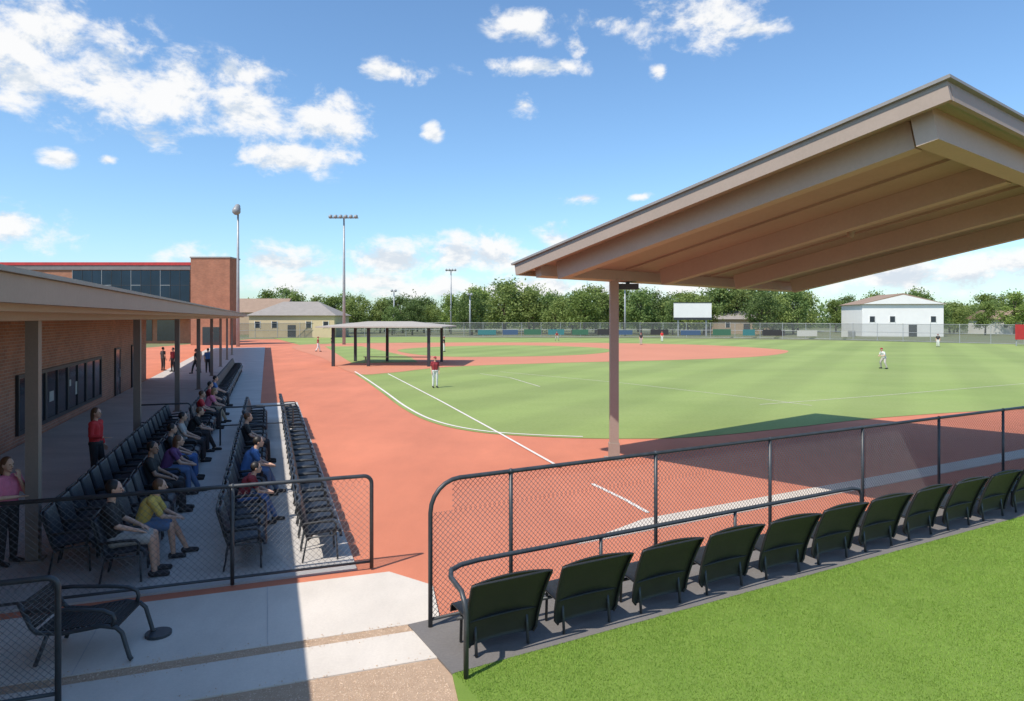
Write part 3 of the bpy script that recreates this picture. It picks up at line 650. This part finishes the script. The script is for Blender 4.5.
# scoreboard
sx=38.6; sb=thing("scoreboard","plain white board on two steel posts beyond the outfield fence","scoreboard",(sx,146,0))
part("panel",MB().box(-4.0,4.0,-0.2,0.2,4.0,7.1),m_white,sb); part("frame",MB().box(-4.1,4.1,-0.25,-0.205,7.1,7.25).box(-4.1,4.1,-0.25,-0.205,3.5,4.0),m_frame,sb)
for px in (-3,3): part("post",MB().box(px-0.15,px+0.15,0.25,0.55,0,7.0),m_pole,sb)

# ---------------------------------------------------------------- light poles
def lightpole(u,Y,h,wide,rows,n,label,big=1.0):
    x=(u-512)/F*Y; t=thing("light_pole",label,"light pole",(x,Y,0),0,"floodlight poles around the field")
    part("pole",MB().tube([(0,0,0),(0,0,h*0.5),(0,0,h)],0,10,rs=[0.24,0.19,0.12]),m_pole,t,True)
    for r_ in range(rows):
        zz=h-0.25-r_*0.9; part("crossarm",MB().box(-wide/2,wide/2,-0.07,0.07,zz-0.07,zz+0.07),m_pole,t)
        for i in range(n):
            xx=-wide/2+0.25+(wide-0.5)*i/max(1,n-1) if n>1 else 0.0
            part("lamp",MB().cap((xx,-0.15,zz+0.28),(xx,-0.55,zz+0.1-0.5*(big-1)),0.20*big,0.30*big,10).tube([(xx,0,zz),(xx,-0.15,zz+0.28)],0.04,5),m_lamp,t,True)
lightpole(238,93,19.0,0.7,1,1,"tall steel floodlight pole beside the brick tower",1.9)
lightpole(344,100,18.8,4.2,1,6,"tall steel floodlight pole with wide lamp bank")
lightpole(451,165,15.6,2.6,1,4,"distant steel floodlight pole among trees")
lightpole(394,165,10.6,1.4,1,2,"short distant floodlight pole beyond the field")
lightpole(625,150,10.8,1.6,1,2,"short distant floodlight pole beyond the field")
lightpole(470,150,9.2,1.2,1,2,"short distant floodlight pole beyond the field")

# ---------------------------------------------------------------- distant buildings
bb=thing("school_building","large dark-glass and brick building with red roof trim","building",(-49.5,105,0))
part("wall",MB().box(-60,0,0,6,0,12.0),m_brick2,bb)
part("roof_trim",MB().box(-60.2,0.2,-0.3,0.0,12.0,12.45).box(-60.2,0.2,0.002,6,12.002,12.3),m_redtrim,bb)
part("parapet",MB().box(-60.1,0.1,-0.2,-0.01,11.3,11.99),mat("grey_panel",(0.20,0.17,0.17),None,1,None,0.6),bb)
for i in range(12):
    xw=-18.0+i*1.5
    w=part("window",MB().box(xw+0.03,xw+1.47,-0.12,-0.04,6.2,11.2),m_bglass,bb)
    part("frame",MB().box(xw-0.025,xw+0.025,-0.16,-0.01,6.1,11.28).box(xw+0.03,xw+1.47,-0.15,-0.01,8.9,8.97),m_pole if i%3==0 else m_frame,w)
for i in range(6):
    xw=-23+i*3.6; w=part("window",MB().box(xw,xw+2.8,-0.1,-0.02,0.4,3.6),m_glass,bb)
part("canopy",MB().box(-22,0,-2.2,-0.02,3.9,4.2),m_white,bb)
tw=thing("brick_tower","square brown brick tower attached to a glass building","building",(-43.2,101,0)); 
part("wall",MB().box(-2.9,2.7,-3,0.5,0,12.5),m_brick2,tw); part("coping",MB().box(-3.0,2.8,-3.1,0.6,12.5,12.7),m_edge,tw)
part("door",MB().box(-1.2,1.2,-3.06,-3.005,0,2.6),m_glass,tw)

def house(name,label,x,y,w,d,h,rh,wallm,roofm,kind="gable_x",rz=0,wins=3,door=True):
    t=thing(name,label,"house" if "house" in name else "building",(x,y,0),rz)
    part("wall",MB().box(-w/2,w/2,-d/2,d/2,0,h),wallm,t)
    a,b=w/2+0.5,d/2+0.5
    if kind=="hip":
        vs=[(-a,-b,h),(a,-b,h),(a,b,h),(-a,b,h),(-a*0.4,0,h+rh),(a*0.4,0,h+rh)]; fs=[(3,2,1,0),(0,1,5,4),(2,3,4,5),(1,2,5),(3,0,4)]
    elif kind=="gable_x":
        vs=[(-a,-b,h),(a,-b,h),(a,b,h),(-a,b,h),(-a,0,h+rh),(a,0,h+rh)]; fs=[(3,2,1,0),(0,1,5,4),(2,3,4,5),(1,2,5),(3,0,4)]
    else:
        vs=[(-a,-b,h),(a,-b,h),(a,b,h),(-a,b,h),(0,-b,h+rh),(0,b,h+rh)]; fs=[(3,2,1,0),(1,2,5,4),(3,0,4,5),(0,1,4),(2,3,5)]
    part("roof",MB().add([(p[0],p[1],p[2]+0.01) for p in vs],fs),roofm,t)
    if kind=="gable_y":
        part("gable",MB().add([(-w/2,-b-0.02,h+0.05),(w/2,-b-0.02,h+0.05),(0,-b-0.02,h+rh*0.86)],[(0,1,2)]),wallm,t)
    for i in range(wins):
        xx=-w/2+w*(i+0.5)/wins
        if door and i==wins//2: part("door",MB().box(xx-0.8,xx+0.8,-d/2-0.06,-d/2-0.005,0,2.5),m_frame,t); continue
        wo=part("window",MB().box(xx-0.5,xx+0.5,-d/2-0.06,-d/2-0.005,h*0.45,h*0.45+1.2),m_glass,t)
        part("frame",MB().box(xx-0.6,xx-0.505,-d/2-0.09,-d/2-0.002,h*0.45-0.12,h*0.45+1.32).box(xx+0.505,xx+0.6,-d/2-0.09,-d/2-0.002,h*0.45-0.12,h*0.45+1.32),m_white,wo)
    return t
house("hall_building","white gabled hall with brown roof beyond the fence",83,150,16,13,6.8,2.3,m_white,m_roofb,"gable_y",R(-8),4)
house("beige_building","low pale beige building with tan-grey hip roof",(301-512)/F*142,142,17,12,4.4,2.9,m_beige,m_roofg,"hip",0,5)
house("house","tan house with brown gabled roof among trees",(262-512)/F*165,165,13,10,5.2,3.4,m_tan,m_roofb,"gable_x",0,3)
house("house","tan house with brown gabled roof beyond the fence",(740-512)/F*172,172,14,10,3.6,2.0,m_tan,m_roofg,"gable_x",0,3)
house("house","pale house with grey gabled roof beyond the fence",(1010-512)/F*168,168,14,10,3.6,2.2,m_white,m_roofb,"gable_x",0,3)
sg=thing("sign","small red sign panel on posts near the fence","sign",(*gp(1024,346),0))
part("panel",MB().box(-1.2,1.2,-0.05,0.05,0.9,3.0),m_redtrim,sg)
for px in(-1,1): part("post",MB().box(px-0.06,px+0.06,0.055,0.15,0,3.0),m_pole,sg)

# ---------------------------------------------------------------- trees
def tree_meshes(seed,leafm,h=10.0,w=4.2,nclump=34,per=110,ls=0.24):
    rs=np.random.RandomState(seed)
    tr=MB(); th=h*0.42
    tr.tube([(0,0,0),(rs.normal(0,.1),rs.normal(0,.1),th*0.5),(rs.normal(0,.2),rs.normal(0,.2),th),(rs.normal(0,.3),rs.normal(0,.3),h*0.8)],0,7,rs=[0.26,0.2,0.15,0.04])
    cc=[]
    for i in range(nclump):
        z=h*(0.20+0.76*rs.uniform()); q=(z/h-0.20)/0.78; rad=w*math.sqrt(max(0.05,1-(2*q-0.85)**2*0.75))*rs.uniform(0.25,0.95); an=rs.uniform(0,2*math.pi)
        c=np.array([rad*math.cos(an),rad*math.sin(an),z]); cc.append(c)
        if i<9: tr.tube([(0,0,min(th,z*0.7)),(c[0]*0.5,c[1]*0.5,z*0.85),tuple(c)],0,5,rs=[0.10,0.06,0.02])
    V=[]
    for c in cc:
        rr=rs.uniform(0.6,1.25)
        p=c+rs.normal(0,1,(per,3))*np.array([rr*0.75,rr*0.75,rr*0.6])
        a=rs.normal(0,1,(per,3)); a/=np.linalg.norm(a,axis=1)[:,None]; b=np.cross(a,rs.normal(0,1,(per,3))); b/=np.linalg.norm(b,axis=1)[:,None]
        s=rs.uniform(0.6,1.3,(per,1))*ls
        V.append(np.stack([p-a*s,p-b*s*0.6,p+a*s,p+b*s*0.6],1))
    V=np.concatenate(V).reshape(-1,3)
    return tr.mesh("trunk",True),trimesh("crown",V,len(V)//4,4,leafm)
protos=[]
for i in range(6):
    tm,cm=tree_meshes(20+i,m_leaf[i%3],w=[4.2,3.4,4.8,3.0,4.4,3.8][i],nclump=[36,30,42,28,38,34][i]); tm.materials.append(m_bark); protos.append((tm,cm))
def tree(i,x,y,h,grp="trees beyond the outfield"):
    tm,cm=protos[i%6]; t=thing("tree","leafy green deciduous tree beyond the outfield","tree",(x,y,0),random.uniform(0,6.28),grp); s=h/10.0; t.scale=(s*random.uniform(.9,1.2),s*random.uniform(.9,1.2),s)
    for n,me in (("trunk",tm),("crown",cm)):
        o=bpy.data.objects.new(n,me); COL.objects.link(o); o.parent=t
def topv(u):
    k=[(340,303),(380,300),(400,293),(430,297),(470,292),(500,284),(530,286),(560,289),(600,292),(620,284),(660,296),(700,290),(730,286),(770,288),(810,284),(840,294),(880,296),(920,292),(960,300),(1000,294),(1100,292)]
    for (a,va),(b,vb) in zip(k[:-1],k[1:]):
        if a<=u<=b: return va+(vb-va)*(u-a)/(b-a)
    return 296
i=0
for row,(Yb,sp,du) in enumerate(((158,5.0,2),(172,6.0,0),(190,7.5,-1))):
    x=-42+row*3
    while x<155+row*10:
        y=Yb+random.uniform(-5,5); u=512+F*x/y
        if abs(x-83)<13 and y<172: x+=sp; continue
        if row==0 and (u<355 or random.random()<0.25): x+=sp; continue
        v=topv(u)+random.uniform(-4,9)+(3 if row==0 else 0); h=H+(VH-v)*y/F
        tree(i+random.randint(0,1),x,y,max(5.5,h*1.03)); i+=1; x+=sp*random.uniform(0.7,1.3)
for (u,y,v) in ((270,185,291),(288,180,289),(300,178,292),(322,182,295),(345,180,294),(355,176,296),(335,170,297)):
    tree(i,(u-512)/F*y,y,H+(VH-v)*y/F,"trees behind the houses"); i+=1
rs=np.random.RandomState(5); n=26000
xx=rs.uniform(-330,420,n); yy=rs.uniform(255,285,n); hh=6.5+2.5*np.sin(xx*0.11)+1.8*np.sin(xx*0.37+1)+1.2*np.sin(xx*0.9)
zz=rs.uniform(0,1,n)*hh+rs.normal(0,.5,n); p=np.stack([xx,yy,np.abs(zz)],1)
a=rs.normal(0,1,(n,3)); a/=np.linalg.norm(a,axis=1)[:,None]; b=np.cross(a,rs.normal(0,1,(n,3))); b/=np.linalg.norm(b,axis=1)[:,None]; s=rs.uniform(.5,1.1,(n,1))
V_=np.stack([p-a*s,p-b*s*.7,p+a*s,p+b*s*.7],1).reshape(-1,3)
o=bpy.data.objects.new("distant_wood",trimesh("distant_wood",V_,n,4,m_leaf[1])); COL.objects.link(o); o["kind"]="stuff"; o["label"]="low dark green wood along the horizon"; o["category"]="trees"

# ---------------------------------------------------------------- world, sun
w=bpy.data.worlds.new("World"); scene.world=w; w.use_nodes=True; nt=w.node_tree; N=nt.nodes; L=nt.links
bg=N["Background"]; bg.inputs["Strength"].default_value=0.15
sky=N.new("ShaderNodeTexSky"); sky.sky_type='NISHITA'; sky.sun_disc=False; sky.sun_elevation=R(54); sky.sun_rotation=R(224); sky.air_density=1.0; sky.dust_density=0.7; sky.ozone_density=1.6
tc=N.new("ShaderNodeTexCoord"); sp=N.new("ShaderNodeSeparateXYZ"); L.new(tc.outputs["Generated"],sp.inputs[0])
def mth(op,a,b=None,c=None):
    m=N.new("ShaderNodeMath"); m.operation=op
    for i,q in enumerate((a,b,c)):
        if q is None: continue
        if isinstance(q,(int,float)): m.inputs[i].default_value=q
        else: L.new(q,m.inputs[i])
    return m.outputs[0]
az=mth('ARCTAN2',sp.outputs[0],sp.outputs[1]); el=mth('ARCSINE',sp.outputs[2])
cb=N.new("ShaderNodeCombineXYZ"); L.new(az,cb.inputs[0]); L.new(el,cb.inputs[1]); P=cb.outputs[0]
clouds=[(30,30,115,62),(105,78,100,46),(170,88,80,36),(15,80,60,30),(245,112,76,36),(315,120,66,28),(235,72,48,16),(340,103,34,18),(290,158,72,17),(155,140,36,15),(60,158,20,9),(108,160,13,6),(395,72,34,11),(432,132,11,9),(15,228,75,24),(265,262,85,20),(400,262,80,18),(330,282,160,17),(480,256,100,24),(560,240,50,18),(620,262,90,16),(530,24,38,16),(600,22,32,11),(700,18,62,30),(755,28,32,11),(535,68,62,9),(578,45,11,12),(525,105,18,12),(660,72,10,8),(585,198,28,8),(640,197,13,5),(900,276,180,20),(760,268,150,16),(1000,262,110,12),(520,288,340,16)]
cur=None
for (u,v,ru,rv) in clouds:
    a=math.atan2(u-512,F); e=math.atan2(VH-v,math.hypot(F,u-512)); ca=math.cos(a)
    ra=ru/F*ca*ca; re=rv/F*ca
    m=N.new("ShaderNodeVectorMath"); m.operation='MULTIPLY_ADD'; m.inputs[1].default_value=(1/ra,1/re,0); m.inputs[2].default_value=(-a/ra,-e/re,0); L.new(P,m.inputs[0])
    l=N.new("ShaderNodeVectorMath"); l.operation='LENGTH'; L.new(m.outputs[0],l.inputs[0])
    cur=l.outputs["Value"] if cur is None else mth('MINIMUM',cur,l.outputs["Value"])
def noise(sc,off,detail=8,rough=0.6,sy=1.7,dist=0.0):
    mp=N.new("ShaderNodeMapping"); mp.inputs["Scale"].default_value=(1,sy,1); mp.inputs["Location"].default_value=off; L.new(P,mp.inputs[0])
    n=N.new("ShaderNodeTexNoise"); n.inputs["Scale"].default_value=sc; n.inputs["Detail"].default_value=detail; n.inputs["Roughness"].default_value=rough; n.inputs["Distortion"].default_value=dist; L.new(mp.outputs[0],n.inputs["Vector"]); return n.outputs["Fac"]
n1=noise(14,(3,1,0),9,0.63,1.5,0.2); n2=noise(14,(3.0,1.03,0),5,0.55,1.5,0.2); n3=noise(5,(7,2,0),3)
m0=mth('MAXIMUM',mth('SUBTRACT',1.10,cur),-1.2)
d=mth('ADD',m0,mth('MULTIPLY',mth('SUBTRACT',n1,0.5),4.0))
def mrange(x,a,b,c=0,d_=1,st=True):
    r=N.new("ShaderNodeMapRange"); r.interpolation_type='SMOOTHSTEP' if st else 'LINEAR'
    for i,q in zip((1,2,3,4),(a,b,c,d_)): r.inputs[i].default_value=q
    L.new(x,r.inputs[0]); return r.outputs[0]
alpha=mth('MULTIPLY',mrange(d,0.0,0.95),mrange(cur,1.55,1.1))
lit=mrange(mth('ADD',mth('SUBTRACT',n1,n2),mth('MULTIPLY',mth('SUBTRACT',n3,0.5),0.15)),-0.14,0.03)
cm=N.new("ShaderNodeMix"); cm.data_type='RGBA'; cm.inputs[6].default_value=(4.7,5.15,5.7,1); cm.inputs[7].default_value=(6.6,6.6,6.6,1); L.new(lit,cm.inputs[0])
tint=N.new("ShaderNodeMix"); tint.data_type='RGBA'; tint.blend_type='MULTIPLY'; tint.inputs[0].default_value=1.0; tint.inputs[7].default_value=(0.92,1.15,1.30,1); L.new(sky.outputs[0],tint.inputs[6])
mx=N.new("ShaderNodeMix"); mx.data_type='RGBA'; L.new(mth('MULTIPLY',alpha,0.97),mx.inputs[0]); L.new(tint.outputs[2],mx.inputs[6]); L.new(cm.outputs[2],mx.inputs[7])
L.new(mx.outputs[2],bg.inputs["Color"])
sun=bpy.data.lights.new("sun","SUN"); sun.energy=4.9; sun.angle=R(0.5); sun.color=(1.0,0.93,0.83)
so=bpy.data.objects.new("sun",sun); COL.objects.link(so); so.rotation_euler=Vector((-0.5,-0.52,1.0)).to_track_quat('Z','Y').to_euler(); so.location=(0,0,60)
# ---------------------------------------------------------------- camera
cam=bpy.data.cameras.new("camera"); cam.sensor_width=36; cam.lens=F*36/1024; cam.shift_y=-(350.5-VH)/1024; cam.clip_start=0.05; cam.clip_end=5000
co=bpy.data.objects.new("camera",cam); COL.objects.link(co); co.location=(0,0,H); co.rotation_euler=(R(90),0,0); scene.camera=co
scene.view_settings.view_transform='Standard'; scene.view_settings.look='None'; scene.view_settings.exposure=0
